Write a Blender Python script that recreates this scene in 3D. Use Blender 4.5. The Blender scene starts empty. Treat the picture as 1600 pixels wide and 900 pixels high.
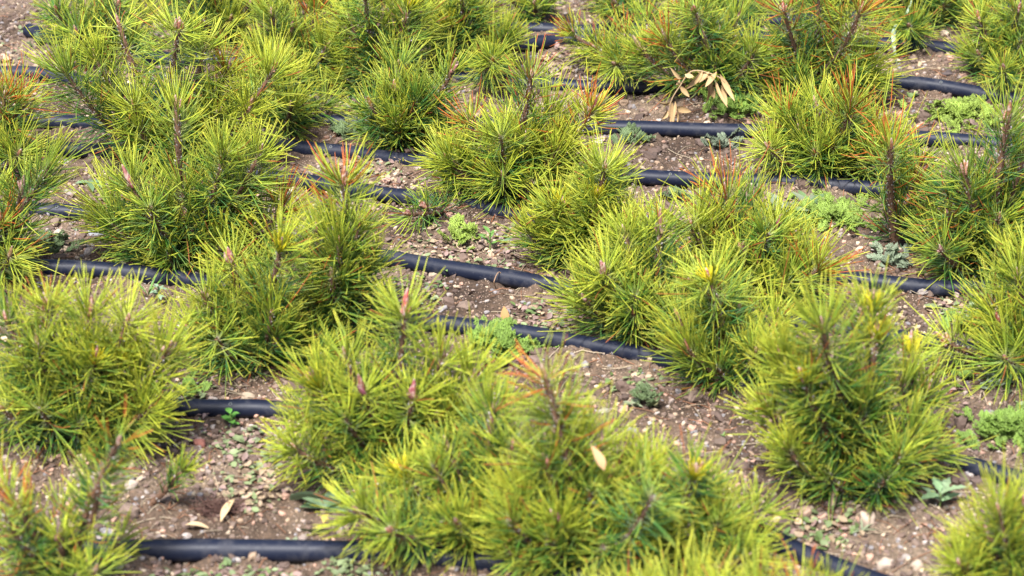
import bpy, math
import numpy as np
from mathutils import Vector

R = math.radians
SC = bpy.context.scene
COL = SC.collection

# ------------------------------------------------------------------ camera
PITCH = R(25.8); FPX = 4444.0; CAMZ = 1.75
cam = bpy.data.cameras.new('camera'); camo = bpy.data.objects.new('camera', cam); COL.objects.link(camo)
camo.location = (0, 0, CAMZ); camo.rotation_euler = (R(90) - PITCH, 0, 0)
cam.lens = 100; cam.sensor_width = 36; cam.clip_start = .05; cam.clip_end = 2000
cam.dof.use_dof = True; cam.dof.focus_distance = 4.2; cam.dof.aperture_fstop = 6.3
SC.camera = camo
# ------------------------------------------------------------------ world and sun: bright thin cloud
SUN_EL, SUN_AZ = 58.0, 200.0        # compass-like: azimuth measured from +Y clockwise
w = bpy.data.worlds.new('World'); SC.world = w; w.use_nodes = True
wn = w.node_tree; bg = wn.nodes['Background']
sky = wn.nodes.new('ShaderNodeTexSky'); sky.sky_type = 'NISHITA'; sky.sun_disc = False
sky.sun_elevation = R(SUN_EL); sky.sun_rotation = R(SUN_AZ)
sky.air_density = 1.0; sky.dust_density = 2.0; sky.ozone_density = 0.6
wn.links.new(sky.outputs[0], bg.inputs[0]); bg.inputs[1].default_value = 0.11
sun = bpy.data.lights.new('sun', 'SUN'); suno = bpy.data.objects.new('sun', sun); COL.objects.link(suno)
sun.energy = 4.2; sun.angle = R(9); sun.color = (1, .985, .95)
a, e = R(SUN_AZ), R(SUN_EL)
sdir = Vector((math.sin(a) * math.cos(e), math.cos(a) * math.cos(e), math.sin(e)))
suno.rotation_euler = sdir.to_track_quat('Z', 'Y').to_euler(); suno.location = sdir * 20
SC.view_settings.view_transform = 'Standard'; SC.view_settings.look = 'None'
SC.view_settings.exposure = 1.2; SC.view_settings.gamma = 1
SC.render.engine = 'CYCLES'
SC.cycles.use_denoising = True
SC.cycles.max_bounces = 6; SC.cycles.diffuse_bounces = 4; SC.cycles.glossy_bounces = 2
SC.cycles.transmission_bounces = 4; SC.cycles.transparent_max_bounces = 4
SC.cycles.caustics_reflective = False; SC.cycles.caustics_refractive = False

# ------------------------------------------------------------------ helpers
rng = np.random.default_rng(11)
CP, SP = math.cos(PITCH), math.sin(PITCH)

def ray(x, y):
    u = (x - 800) / FPX; v = (y - 450) / FPX
    return np.array([u, CP - v * SP, -SP - v * CP])

def gp(x, y, z=0.0):                      # the place at height z that the photograph shows at this spot
    d = ray(x, y); t = (z - CAMZ) / d[2]
    return np.array([0, 0, CAMZ]) + d * t

def vp(x, y, Y):                          # the same on an upright plane at distance Y
    d = ray(x, y); t = Y / d[1]
    return np.array([0, 0, CAMZ]) + d * t

def unit(v):
    return v / np.maximum(np.linalg.norm(v, axis=-1, keepdims=True), 1e-9)

_tab = np.random.default_rng(5).random((256, 256))
def vnoise(x, y):
    xi = np.floor(x).astype(int); yi = np.floor(y).astype(int)
    fx = x - xi; fy = y - yi
    fx = fx * fx * (3 - 2 * fx); fy = fy * fy * (3 - 2 * fy)
    g = lambda i, j: _tab[(xi + i) & 255, (yi + j) & 255]
    return (g(0,0)*(1-fx)+g(1,0)*fx)*(1-fy) + (g(0,1)*(1-fx)+g(1,1)*fx)*fy - .5

def hlow(x, y):
    x = np.asarray(x, float); y = np.asarray(y, float)
    return .022 * vnoise(x * 2.3 + 7, y * 2.3 + 3) + .010 * vnoise(x * 6.1 + 40, y * 6.1 + 9)

HR = .0122
def catmull(P, per=14):
    P = np.asarray(P, float); P = np.vstack([2 * P[0] - P[1], P, 2 * P[-1] - P[-2]]); out = []
    for i in range(1, len(P) - 2):
        for t in np.linspace(0, 1, per, endpoint=False):
            a, b, c, d = P[i-1], P[i], P[i+1], P[i+2]
            out.append(.5 * ((2*b) + (-a+c)*t + (2*a-5*b+4*c-d)*t*t + (-a+3*b-3*c+d)*t**3))
    out.append(P[-2]); return np.array(out)

HOSES = [
 ('black hose crossing the top edge, partly behind the top row of pines', [(560,60),(700,58),(820,47),(920,52),(1000,45),(1200,40),(1450,25),(1700,20)], [850]),
 ('second hose from the top, surfacing right of the pale grass blade', [(560,105),(700,92),(830,71),(900,64),(1100,66),(1300,72),(1410,77),(1480,86),(1560,98),(1750,120)], [1436]),
 ('hose starting at an open end by the top left corner pine', [(44,53),(75,62),(110,75),(250,92),(380,98),(480,102),(640,122),(860,138),(985,141),(1200,138),(1380,140),(1470,147),(1600,167),(1760,185)], [1469]),
 ('hose leaving the left edge under the burnt orange pine needles', [(-120,120),(0,122),(70,123),(200,145),(350,172),(480,186),(580,192),(780,202),(955,208),(1060,210),(1140,212),(1300,216),(1450,223),(1530,228),(1600,236),(1760,255)], [1477]),
 ('upper of the two close hoses beside the wide left pine', [(-120,190),(45,196),(140,199),(300,208),(400,218),(480,230),(560,240),(645,255),(800,275),(985,285),(1100,288),(1220,291),(1350,301),(1500,312),(1600,318),(1760,330)], [520,1045]),
 ('lower of the two close hoses beside the wide left pine', [(-120,232),(25,236),(165,238),(300,252),(440,276),(575,300),(680,318),(750,335),(825,352),(960,378),(1150,415),(1330,446),(1440,457),(1550,460),(1760,462)], [130,720]),
 ('hose passing below the small pale stones at left, reappearing at centre', [(-120,330),(60,332),(165,337),(300,352),(450,380),(610,408),(700,425),(800,441),(900,458),(1050,480),(1250,512),(1480,550),(1600,572),(1760,600)], [91,858]),
 ('long hose running from the left pines down under the pine ball', [(-120,420),(65,421),(160,422),(230,428),(300,437),(450,466),(600,496),(715,514),(830,530),(930,549),(1030,570),(1150,607),(1300,660),(1450,715),(1520,735),(1590,755),(1760,800)], [1200]),
 ('hose beside the tiny green seedling, hidden mostly by the front pines', [(-120,628),(120,632),(270,636),(350,640),(430,644),(600,668),(800,712),(1000,775),(1180,836),(1250,866),(1330,896),(1500,960)], [362]),
 ('thick-looking scuffed hose along the bottom left edge', [(-120,858),(60,862),(200,861),(330,862),(450,867),(560,874),(700,886),(820,900),(1000,935)], [600]),
]
HXY = []
for lab, pts, ems in HOSES:
    q_ = catmull(np.array([gp(x, y, .008) for x, y in pts]), 12); HXY.append((q_[:, 0], q_[:, 1]))

MOUNDS = []
def ground_h(x, y):
    x = np.asarray(x, float); y = np.asarray(y, float)
    h = hlow(x, y)
    n1 = vnoise(x * 23 + 11, y * 23 + 5); n2 = vnoise(x * 61 + 3, y * 61 + 31)
    n3 = vnoise(x * 140 + 9, y * 140 + 77); n4 = vnoise(x * 260 + 1, y * 260 + 17)
    h = h + .010 * n1 + .0065 * np.abs(n2) * 2 + .0042 * n3 + .0022 * n4
    for hx, hy in HXY:                     # soil washed up against the pipes
        d = np.abs(y - np.interp(x, hx, hy, left=99, right=99))
        h = h + np.where(d < .05, (.0055 + .009 * n1 + .005 * n2) * np.exp(-((d - .013) / .010) ** 2) - .003 * np.exp(-(d / .009) ** 2), 0)
    for mx, my, mh, mr in MOUNDS:
        h = h + mh * np.exp(-((x - mx) ** 2 + (y - my) ** 2) / (mr * mr))
    return h

def new_mat(name):
    m = bpy.data.materials.new(name); m.use_nodes = True
    return m, m.node_tree.nodes, m.node_tree.links

def vc_mat(name, rough=.5, transl=.0, bump=0.0, bscale=400, coat=0.0, spec=.5):
    m, N, L = new_mat(name)
    b = N['Principled BSDF']; a = N.new('ShaderNodeVertexColor'); a.layer_name = 'Col'
    b.inputs['Roughness'].default_value = rough; b.inputs['Specular IOR Level'].default_value = spec
    L.new(a.outputs[0], b.inputs['Base Color'])
    if bump:
        tc = N.new('ShaderNodeTexCoord'); n = N.new('ShaderNodeTexNoise'); n.inputs['Scale'].default_value = bscale
        n.inputs['Detail'].default_value = 3
        L.new(tc.outputs['Object'], n.inputs['Vector'])
        bp = N.new('ShaderNodeBump'); bp.inputs['Strength'].default_value = bump; bp.inputs['Distance'].default_value = .001
        L.new(n.outputs[0], bp.inputs['Height']); L.new(bp.outputs[0], b.inputs['Normal'])
    if transl:
        t = N.new('ShaderNodeBsdfTranslucent'); mx = N.new('ShaderNodeMixShader'); mx.inputs[0].default_value = transl
        L.new(a.outputs[0], t.inputs[0]); L.new(b.outputs[0], mx.inputs[1]); L.new(t.outputs[0], mx.inputs[2])
        L.new(mx.outputs[0], N['Material Output'].inputs[0])
    return m

M_needle = vc_mat('needle', .46, .14, spec=.38)
M_bark = vc_mat('bark', .8, 0, .6, 900)
M_bud = vc_mat('bud', .6, 0, .5, 1300)
M_leaf = vc_mat('leaf', .55, .22, .3, 500)
M_dry = vc_mat('dry_leaf', .75, .15, .5, 500)
M_stone = vc_mat('stone', .85, 0, .6, 350)

# ground
def soil_material():
    m, N, L = new_mat('soil'); b = N['Principled BSDF']; b.inputs['Roughness'].default_value = .92
    b.inputs['Specular IOR Level'].default_value = .25
    tc = N.new('ShaderNodeTexCoord')
    def noise(sc, det=4, ro=.6):
        n = N.new('ShaderNodeTexNoise'); n.inputs['Scale'].default_value = sc; n.inputs['Detail'].default_value = det
        n.inputs['Roughness'].default_value = ro; L.new(tc.outputs['Object'], n.inputs['Vector']); return n
    def ramp(src, stops):
        r = N.new('ShaderNodeValToRGB'); cr = r.color_ramp
        cr.elements[0].position, cr.elements[0].color = stops[0][0], (*stops[0][1], 1)
        cr.elements[1].position, cr.elements[1].color = stops[-1][0], (*stops[-1][1], 1)
        for p, c in stops[1:-1]:
            e = cr.elements.new(p); e.color = (*c, 1)
        L.new(src, r.inputs[0]); return r
    big = ramp(noise(5, 3).outputs[0], [(.34, (.050, .033, .023)), (.5, (.112, .076, .053)), (.68, (.19, .142, .10))])
    fine = ramp(noise(170, 6, .75).outputs[0], [(.3, (.38, .36, .36)), (.5, (1, 1, 1)), (.68, (1.75, 1.6, 1.5))])
    mul = N.new('ShaderNodeMixRGB'); mul.blend_type = 'MULTIPLY'; mul.inputs[0].default_value = 1
    L.new(big.outputs[0], mul.inputs[1]); L.new(fine.outputs[0], mul.inputs[2])
    vo = N.new('ShaderNodeTexVoronoi'); vo.inputs['Scale'].default_value = 330; L.new(tc.outputs['Object'], vo.inputs['Vector'])
    sel = ramp(vo.outputs['Color'], [(.60, (0, 0, 0)), (.66, (1, 1, 1))])
    dist = ramp(vo.outputs['Distance'], [(.28, (1, 1, 1)), (.42, (0, 0, 0))])
    mm = N.new('ShaderNodeMath'); mm.operation = 'MULTIPLY'; L.new(sel.outputs[0], mm.inputs[0]); L.new(dist.outputs[0], mm.inputs[1])
    mx = N.new('ShaderNodeMixRGB'); L.new(mm.outputs[0], mx.inputs[0]); L.new(mul.outputs[0], mx.inputs[1])
    mx.inputs[2].default_value = (.40, .29, .22, 1)
    L.new(mx.outputs[0], b.inputs['Base Color'])
    ad = N.new('ShaderNodeMath'); ad.operation = 'MULTIPLY_ADD'; L.new(mm.outputs[0], ad.inputs[0]); ad.inputs[1].default_value = .5
    L.new(noise(240, 6, .7).outputs[0], ad.inputs[2])
    bp = N.new('ShaderNodeBump'); bp.inputs['Strength'].default_value = .9; bp.inputs['Distance'].default_value = .003
    L.new(ad.outputs[0], bp.inputs['Height']); L.new(bp.outputs[0], b.inputs['Normal'])
    return m
M_soil = soil_material()

def hose_material():
    m, N, L = new_mat('hose_plastic'); b = N['Principled BSDF']
    tc = N.new('ShaderNodeTexCoord')
    n = N.new('ShaderNodeTexNoise'); n.inputs['Scale'].default_value = 38; n.inputs['Detail'].default_value = 7; n.inputs['Roughness'].default_value = .72
    L.new(tc.outputs['Object'], n.inputs['Vector'])
    r = N.new('ShaderNodeValToRGB'); r.color_ramp.elements[0].position = .50; r.color_ramp.elements[1].position = .80
    r.color_ramp.elements[0].color = (0, 0, 0, 1); r.color_ramp.elements[1].color = (1, 1, 1, 1)
    L.new(n.outputs[0], r.inputs[0])
    v = N.new('ShaderNodeTexVoronoi'); v.inputs['Scale'].default_value = 160; L.new(tc.outputs['Object'], v.inputs['Vector'])
    r2 = N.new('ShaderNodeValToRGB'); r2.color_ramp.elements[0].position = .06; r2.color_ramp.elements[1].position = .12
    r2.color_ramp.elements[0].color = (1, 1, 1, 1); r2.color_ramp.elements[1].color = (0, 0, 0, 1)
    L.new(v.outputs['Distance'], r2.inputs[0])
    mxm = N.new('ShaderNodeMath'); mxm.operation = 'MAXIMUM'; mxm.use_clamp = True
    L.new(r.outputs[0], mxm.inputs[0]); L.new(r2.outputs[0], mxm.inputs[1])
    f = N.new('ShaderNodeMath'); f.operation = 'MULTIPLY'; f.inputs[1].default_value = .32; L.new(mxm.outputs[0], f.inputs[0])
    mx = N.new('ShaderNodeMixRGB'); mx.inputs[1].default_value = (.007, .010, .024, 1); mx.inputs[2].default_value = (.17, .16, .16, 1)
    L.new(f.outputs[0], mx.inputs[0]); L.new(mx.outputs[0], b.inputs['Base Color'])
    rr = N.new('ShaderNodeMath'); rr.operation = 'MULTIPLY_ADD'; rr.inputs[1].default_value = .35; rr.inputs[2].default_value = .50; b.inputs['Specular IOR Level'].default_value = .28
    L.new(mxm.outputs[0], rr.inputs[0]); L.new(rr.outputs[0], b.inputs['Roughness'])
    bp = N.new('ShaderNodeBump'); bp.inputs['Strength'].default_value = .25; bp.inputs['Distance'].default_value = .0015
    L.new(n.outputs[0], bp.inputs['Height']); L.new(bp.outputs[0], b.inputs['Normal'])
    return m
M_hose = hose_material()

# ---- meshes
def mesh_obj(name, V, F, mat, colr=None, parent=None, smooth=True, F3=None):
    me = bpy.data.meshes.new(name)
    V = np.asarray(V, np.float32); F = np.asarray(F, np.int32).reshape(-1, 4) if len(F) else np.zeros((0, 4), np.int32)
    nq = len(F); n3 = 0 if F3 is None else len(F3)
    me.vertices.add(len(V)); me.vertices.foreach_set('co', V.ravel())
    loops = F.ravel()
    starts = np.arange(nq) * 4; tot = np.full(nq, 4)
    if n3:
        F3 = np.asarray(F3, np.int32); loops = np.concatenate([loops, F3.ravel()])
        starts = np.concatenate([starts, nq * 4 + np.arange(n3) * 3]); tot = np.concatenate([tot, np.full(n3, 3)])
    me.loops.add(len(loops)); me.loops.foreach_set('vertex_index', loops)
    me.polygons.add(nq + n3); me.polygons.foreach_set('loop_start', starts); me.polygons.foreach_set('loop_total', tot)
    me.polygons.foreach_set('use_smooth', np.full(nq + n3, smooth))
    me.update(calc_edges=True)
    if colr is not None:
        c = np.ones((len(V), 4), np.float32); c[:, :3] = colr
        at = me.attributes.new('Col', 'FLOAT_COLOR', 'POINT'); at.data.foreach_set('color', c.ravel())
    me.materials.append(mat)
    o = bpy.data.objects.new(name, me); COL.objects.link(o)
    if parent is not None: o.parent = parent
    return o

def tubes(P, Rad, sides=3, flat=1.0):
    """P n,k,3 ; Rad n,k -> verts, quads.  one tube per row."""
    n, k, _ = P.shape
    T = np.empty_like(P); T[:, 1:-1] = P[:, 2:] - P[:, :-2]; T[:, 0] = P[:, 1] - P[:, 0]; T[:, -1] = P[:, -1] - P[:, -2]
    T = unit(T)
    ref = unit(rng.normal(size=(n, 1, 3)) + 0 * T)
    m = T.mean(1, keepdims=True); m = unit(m)
    ref = unit(ref - (ref * m).sum(-1, keepdims=True) * m)
    Nn = unit(ref - (ref * T).sum(-1, keepdims=True) * T); B = np.cross(T, Nn)
    ang = np.arange(sides) * 2 * math.pi / sides
    V = P[:, :, None] + Rad[:, :, None, None] * (Nn[:, :, None] * np.cos(ang)[None, None, :, None] + flat * B[:, :, None] * np.sin(ang)[None, None, :, None])
    V = V.reshape(-1, 3)
    i = np.arange(n)[:, None, None] * k * sides; j = np.arange(k - 1)[None, :, None] * sides; s = np.arange(sides)[None, None, :]
    s2 = (s + 1) % sides
    Fq = np.stack([i + j + s, i + j + s2, i + j + sides + s2, i + j + sides + s], -1).reshape(-1, 4)
    return V, Fq

def cat(parts):
    Vs, Fs, Cs, o = [], [], [], 0
    for V, F, C in parts:
        Vs.append(V); Fs.append(F + o); Cs.append(np.broadcast_to(C, (len(V), 3))); o += len(V)
    return np.concatenate(Vs), np.concatenate(Fs), np.concatenate(Cs)

def tag(o, label, catg, group=None, kind=None):
    if label: o['label'] = label
    if catg: o['category'] = catg
    if group: o['group'] = group
    if kind: o['kind'] = kind
    return o

def empty(name, loc):
    o = bpy.data.objects.new(name, None); o.location = loc; o.empty_display_size = .02; COL.objects.link(o); return o

# ------------------------------------------------------------------ pines: what stands where
# base pixel, yellowness, needle length, filler radius, filler count, label, shoots[(tip x, tip y, flags, toward camera)]
PINES = [
 # back row
 dict(b=(150, 92), yel=.25, nl=.050, fr=.09, nf=7, lab='dark green pine seedling beside the open hose end in the top left corner', s=[(135,8,''),(185,5,''),(90,20,''),(220,30,''),(120,50,'')]),
 dict(b=(335, 70), yel=.55, nl=.055, fr=.08, nf=6, lab='pine seedling rising out of the top edge behind the tallest left pine', s=[(330,-30,''),(390,5,''),(290,-10,''),(360,30,'')]),
 dict(b=(455, 130), yel=.5, nl=.055, fr=.09, nf=7, lab='pale green pine seedling with one thick brown bud leaning right, behind the left group', s=[(455,50,'k'),(425,20,''),(495,15,'o'),(410,70,''),(510,75,'')]),
 dict(b=(600, 150), yel=.62, nl=.055, fr=.10, nf=8, lab='bushy pine seedling with many upright pink buds in the top row left of centre', s=[(547,28,''),(592,38,''),(525,75,''),(640,10,'y'),(655,25,''),(570,-5,'')]),
 dict(b=(735, 110), yel=.7, nl=.055, fr=.10, nf=7, lab='yellow-green pine seedling in the top row with fine drooping needles', s=[(699,35,'y'),(745,20,''),(790,60,''),(770,95,''),(720,-10,'')]),
 dict(b=(840, 34), yel=.45, nl=.040, fr=.04, nf=3, lab='small pine seedling on the top edge above the two close hoses', s=[(835,6,''),(870,-15,''),(800,0,'')]),
 dict(b=(975, 30), yel=.4, nl=.045, fr=.05, nf=3, lab='pine seedling with a flat open rosette on the top edge right of centre', s=[(962,8,'k'),(930,-15,''),(1010,-10,'')]),
 dict(b=(1030, 112), yel=.75, nl=.048, fr=.05, nf=3, lab='low yellow pine shoot leaning left across the upper hoses with orange needle tips', s=[(893,52,'o'),(930,75,''),(975,60,'o'),(960,100,'')]),
 dict(b=(1125, 165), yel=.6, nl=.055, fr=.08, nf=6, wood=1, lab='pine with a bare woody stem and orange needles behind the dried weed', s=[(1068,28,'ob'),(1085,15,''),(1005,80,'k'),(1152,30,''),(1120,60,''),(1178,82,''),(1040,60,'o')]),
 dict(b=(1265, 175), yel=.6, nl=.058, fr=.10, nf=10, lab='broad pine with burnt orange tips beside the pale grass blade', s=[(1225,15,'o'),(1280,-5,''),(1345,15,'O'),(1300,40,'o'),(1290,108,'k'),(1360,95,''),(1215,110,''),(1245,75,'')]),
 dict(b=(1440, 50), yel=.1, nl=.055, fr=.09, nf=7, lab='dark blue-green pine seedling on the top edge behind the pale grass blade', s=[(1440,-5,''),(1400,-20,''),(1480,0,''),(1420,40,'')]),
 dict(b=(1572, 132), yel=.5, nl=.050, fr=.09, nf=9, lab='round pine seedling in the top right corner above the hose', s=[(1565,38,''),(1530,30,''),(1592,15,''),(1530,85,''),(1600,80,''),(1568,108,'')]),
 dict(b=(240, -12), yel=.4, nl=.055, fr=.10, nf=8, lab='pine tip just showing at the top edge behind the far left corner pine', s=[(235,-60,''),(200,-30,''),(290,-25,'')]),
 dict(b=(400, 8), yel=.45, nl=.055, fr=.10, nf=9, lab='shaded pine at the top edge above the tallest upper left pine', s=[(400,-50,''),(370,-15,''),(440,-20,'')]),
 dict(b=(555, -5), yel=.55, nl=.055, fr=.10, nf=9, lab='pine foliage at the top edge above the thick brown bud', s=[(560,-60,''),(520,-20,''),(500,-35,'')]),
 dict(b=(690, 5), yel=.5, nl=.055, fr=.10, nf=9, lab='pine foliage at the top edge above the first hose', s=[(690,-50,''),(650,-30,''),(740,-30,'')]),
 dict(b=(1120, 30), yel=.65, nl=.055, fr=.10, nf=9, lab='yellow-green pine at the top edge behind the woody pine', s=[(1120,-40,''),(1090,-10,''),(1165,-25,'')]),
 dict(b=(1300, 10), yel=.5, nl=.055, fr=.10, nf=9, lab='pine at the top edge behind the broad orange-tipped pine', s=[(1300,-60,''),(1340,-30,''),(1260,-30,'')]),
 dict(b=(1515, 22), yel=.15, nl=.055, fr=.09, nf=9, lab='dark pine at the top edge left of the top right corner pine', s=[(1510,-40,''),(1480,-10,''),(1550,-30,'')]),
 # left group
 dict(b=(262, 262), yel=.72, nl=.062, fr=.10, nf=10, lab='tallest pine at upper left with stacked shoots reaching the top edge', s=[(280,42,'k'),(186,38,'b'),(100,110,''),(150,90,''),(355,108,'o'),(428,108,''),(387,172,'k'),(210,165,''),(320,75,''),(340,180,'')]),
 dict(b=(440, 195), yel=.72, nl=.060, fr=.08, nf=5, lab='yellow-green pine touching the right side of the tallest upper left pine', s=[(420,112,''),(465,120,''),(400,150,''),(455,165,'')]),
 dict(b=(285, 415), yel=.68, nl=.065, fr=.11, nf=13, lab='wide pine in the left group with a bare scaly leader and pink buds', s=[(276,165,'bk'),(205,290,'k'),(400,290,'k'),(405,240,''),(290,342,'k'),(375,370,''),(350,240,''),(172,330,''),(440,330,'o'),(230,370,'')]),
 dict(b=(-25, 270), yel=.65, nl=.055, fr=.04, nf=4, lab='pine cut by the left edge with burnt orange upright needles', s=[(8,150,'O'),(-15,160,''),(30,160,'o'),(10,200,''),(30,240,'')]),
 dict(b=(-30, 440), yel=.7, nl=.050, fr=.05, nf=6, lab='pine on the left edge with a small side shoot standing over the hose ends', s=[(33,300,'k'),(78,260,'b'),(0,345,'O'),(30,360,''),(-10,300,''),(15,400,'')]),
 # centre
 dict(b=(632, 238), yel=.35, nl=.056, fr=.09, nf=9, lab='pine seedling with two slim buds behind the orange-tipped centre pine', s=[(622,105,''),(617,142,'k'),(675,150,''),(707,110,'k'),(655,175,''),(580,165,''),(625,190,'')]),
 dict(b=(790, 322), yel=.7, nl=.060, fr=.11, nf=12, lab='grassy upright pine at upper centre with curling orange needles on its left shoot', s=[(735,190,'o'),(830,118,'ob'),(925,172,'ko'),(785,275,''),(870,235,''),(700,250,''),(820,215,''),(750,240,''),(860,180,'')]),
 dict(b=(712, 343), yel=.5, nl=.046, den=.5, fr=.02, nf=0, low=1, lab='lone pine branch lying across the hose in the centre', s=[(665,322,'k'),(640,335,''),(690,300,'')]),
 dict(b=(905, 425), yel=.68, nl=.055, fr=.10, nf=11, lab='rounded pine seedling between two hose ends right of centre', s=[(880,318,'y'),(933,305,'y'),(945,262,''),(860,370,''),(985,355,''),(905,370,''),(940,350,'')]),
 dict(b=(1010, 530), yel=.6, nl=.060, fr=.12, nf=12, lab='sprawling pine right of centre whose left shoots hang over the hose', s=[(945,425,'k'),(1030,362,'k'),(978,370,''),(1030,462,''),(990,490,''),(1075,440,''),(915,470,'')]),
 dict(b=(1165, 475), yel=.62, nl=.060, fr=.12, nf=13, lab='pine right of centre with an orange-needled shoot in front of the straight hose', s=[(1113,345,'k'),(1135,305,'O'),(1215,355,'k'),(1080,350,''),(1280,420,'o'),(1160,390,''),(1240,400,''),(1200,440,'')]),
 dict(b=(1290, 280), yel=.72, nl=.058, fr=.11, nf=13, lab='grassy low pine above the straight hose left of the bright green weed mat', s=[(1225,190,'o'),(1275,165,''),(1330,165,'o'),(1200,230,''),(1272,240,''),(1380,215,'o'),(1320,220,''),(1400,245,''),(1250,205,'')]),
 dict(b=(1400, 400), yel=.6, nl=.056, fr=.05, nf=1, lab='pine with a single tan leader stem next to the silvery blue weed', s=[(1392,232,'bo'),(1440,250,''),(1425,290,'o'),(1455,310,'')]),
 dict(b=(1540, 435), yel=.28, nl=.062, fr=.12, nf=13, lab='dense deep green pine at right with two dark leaning leaders', s=[(1507,268,'bk'),(1575,185,'bk'),(1480,335,'o'),(1525,388,'ko'),(1590,300,'o'),(1470,390,''),(1600,240,''),(1560,340,'')]),
 # front
 dict(b=(400, 572), yel=.6, nl=.060, fr=.11, nf=10, lab='low pine with bright yellow tuft right of the brown soil gap at left', s=[(362,408,'k'),(438,385,'Y'),(320,465,''),(425,490,''),(300,520,''),(370,500,''),(405,440,'')]),
 dict(b=(522, 545), yel=.62, nl=.058, fr=.07, nf=6, lab='upright pine column with one pink bud framed by orange-tipped needles, left of centre', s=[(537,285,'ok'),(519,432,''),(575,420,''),(495,360,''),(560,350,''),(480,440,''),(530,380,'')]),
 dict(b=(105, 690), yel=.78, nl=.062, fr=.09, nf=12, lab='wide yellow-green pine at lower left with two short yellow tufts', s=[(73,478,'k'),(142,488,'k'),(38,590,'k'),(128,592,'k'),(150,560,'Y'),(190,560,'Y'),(260,548,'k'),(225,590,''),(200,500,''),(10,500,''),(60,540,''),(230,640,''),(5,640,'')]),
 dict(b=(90, 925), yel=.8, nl=.044, den=.6, fr=.10, nf=5, lab='blurred yellow pine in the bottom left corner with a branch pointing up right', s=[(95,840,'k'),(185,690,'o'),(160,740,''),(30,790,'o'),(5,760,'o'),(150,890,''),(20,860,'o')]),
 dict(b=(222, 800), yel=.6, nl=.035, fr=.01, nf=0, low=1, lab='thin little pine twig curving up from the bare soil at lower left', s=[(285,735,'')]),
 dict(b=(600, 750), yel=.62, nl=.056, fr=.11, nf=13, lab='pine left of centre front with a cluster of crimson buds on its tall leader', s=[(632,488,'kr'),(495,600,'Yk'),(567,612,'k'),(592,668,'Y'),(645,620,'k'),(740,590,''),(480,660,''),(540,560,''),(690,560,''),(680,650,''),(460,700,'')]),
 dict(b=(760, 850), yel=.68, nl=.052, fr=.12, nf=13, lab='blurred front pine above the bottom hose with drooping left shoots', s=[(770,640,''),(715,820,''),(560,800,''),(630,740,'Y'),(800,700,''),(700,700,''),(610,830,''),(790,780,'')]),
 dict(b=(930, 900), yel=.7, nl=.054, fr=.14, nf=15, lab='large blurred front pine with an orange-red needle tuft at its top', s=[(852,590,'ob'),(868,650,''),(873,815,'k'),(952,755,'k'),(900,690,''),(850,720,''),(940,690,''),(820,790,''),(950,840,'o'),(800,860,'')]),
 dict(b=(1060, 880), yel=.82, nl=.052, fr=.12, nf=10, lab='blurred bright yellow pine in front of the rising hose at bottom centre', s=[(1022,735,'Yk'),(1085,740,'Yk'),(1150,830,''),(1025,780,'k'),(1110,790,''),(1170,870,''),(980,800,'')]),
 dict(b=(1000, 1050), yel=.9, nl=.055, fr=.06, nf=3, lab='yellow needle tips rising from the bottom edge at centre', s=[(990,935,''),(1060,930,'Y'),(930,945,''),(1110,930,'')]),
 dict(b=(1240, 1060), yel=.9, nl=.055, fr=.05, nf=3, lab='yellow needle tips rising from the bottom edge under the lower right hose', s=[(1180,945,''),(1250,935,'o'),(1300,960,''),(1130,940,'')]),
 dict(b=(1150, 600), yel=.7, nl=.058, fr=.09, nf=9, lab='pine ball with a yellow crown and star-like rosettes over the long hose', s=[(1108,435,'Y'),(1155,490,'k'),(1075,545,''),(1210,500,''),(1180,550,''),(1120,520,''),(1060,500,'')]),
 dict(b=(1345, 775), yel=.6, nl=.052, fr=.10, nf=15, lab='big dense pine at right front with many thick pink buds and visible brown stems', s=[(1362,480,'Yk'),(1368,525,'Yk'),(1255,590,'Yk'),(1285,510,''),(1220,560,''),(1310,610,''),(1350,640,'b'),(1200,640,''),(1280,690,''),(1230,700,'')]),
 dict(b=(1437, 712), yel=.7, nl=.050, fr=.03, nf=0, lab='slender pine with a dark bare stem right beside the big dense pine', s=[(1424,545,'Ykb'),(1450,610,''),(1408,600,'')]),
 dict(b=(1625, 575), yel=.65, nl=.060, fr=.09, nf=7, lab='pine on the right edge sending a flat branch left over the soil', s=[(1480,535,'kb'),(1590,430,''),(1560,500,''),(1620,480,''),(1600,400,''),(1570,560,'')]),
 dict(b=(1590, 955), yel=.92, nl=.054, fr=.09, nf=8, lab='vivid yellow blurred pine in the bottom right corner', s=[(1548,850,'k'),(1600,790,''),(1500,880,''),(1620,860,''),(1560,800,'')]),
]
for p in PINES:
    g = gp(*p['b']); MOUNDS.append((g[0], g[1], .010, .07))

# ------------------------------------------------------------------ ground sheet
def axis(lo, hi, step, far):
    c = list(np.arange(lo, hi, step)); out = []; s = step; v = hi
    while v < far: out.append(v); s *= 1.35; v += s
    out2 = []; s = step; v = lo - step
    while v > -far: out2.append(v); s *= 1.35; v -= s
    return np.array(out2[::-1] + c + out)
gx = axis(-1.0, 1.0, .0042, 300); gy = axis(2.5, 5.1, .0048, 300)
X, Y = np.meshgrid(gx, gy)
Z = ground_h(X, Y)
far = np.clip((np.maximum(np.abs(X) - 3, np.abs(Y - 3.8) - 3)) / 10, 0, 1); Z = Z * (1 - far)
nx, ny = len(gx), len(gy)
ii, jj = np.meshgrid(np.arange(nx - 1), np.arange(ny - 1)); q = (jj * nx + ii).ravel()
ground = mesh_obj('ground', np.stack([X, Y, Z], -1).reshape(-1, 3), np.stack([q, q + 1, q + nx + 1, q + nx], -1), M_soil)
ground['kind'] = 'structure'

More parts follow.
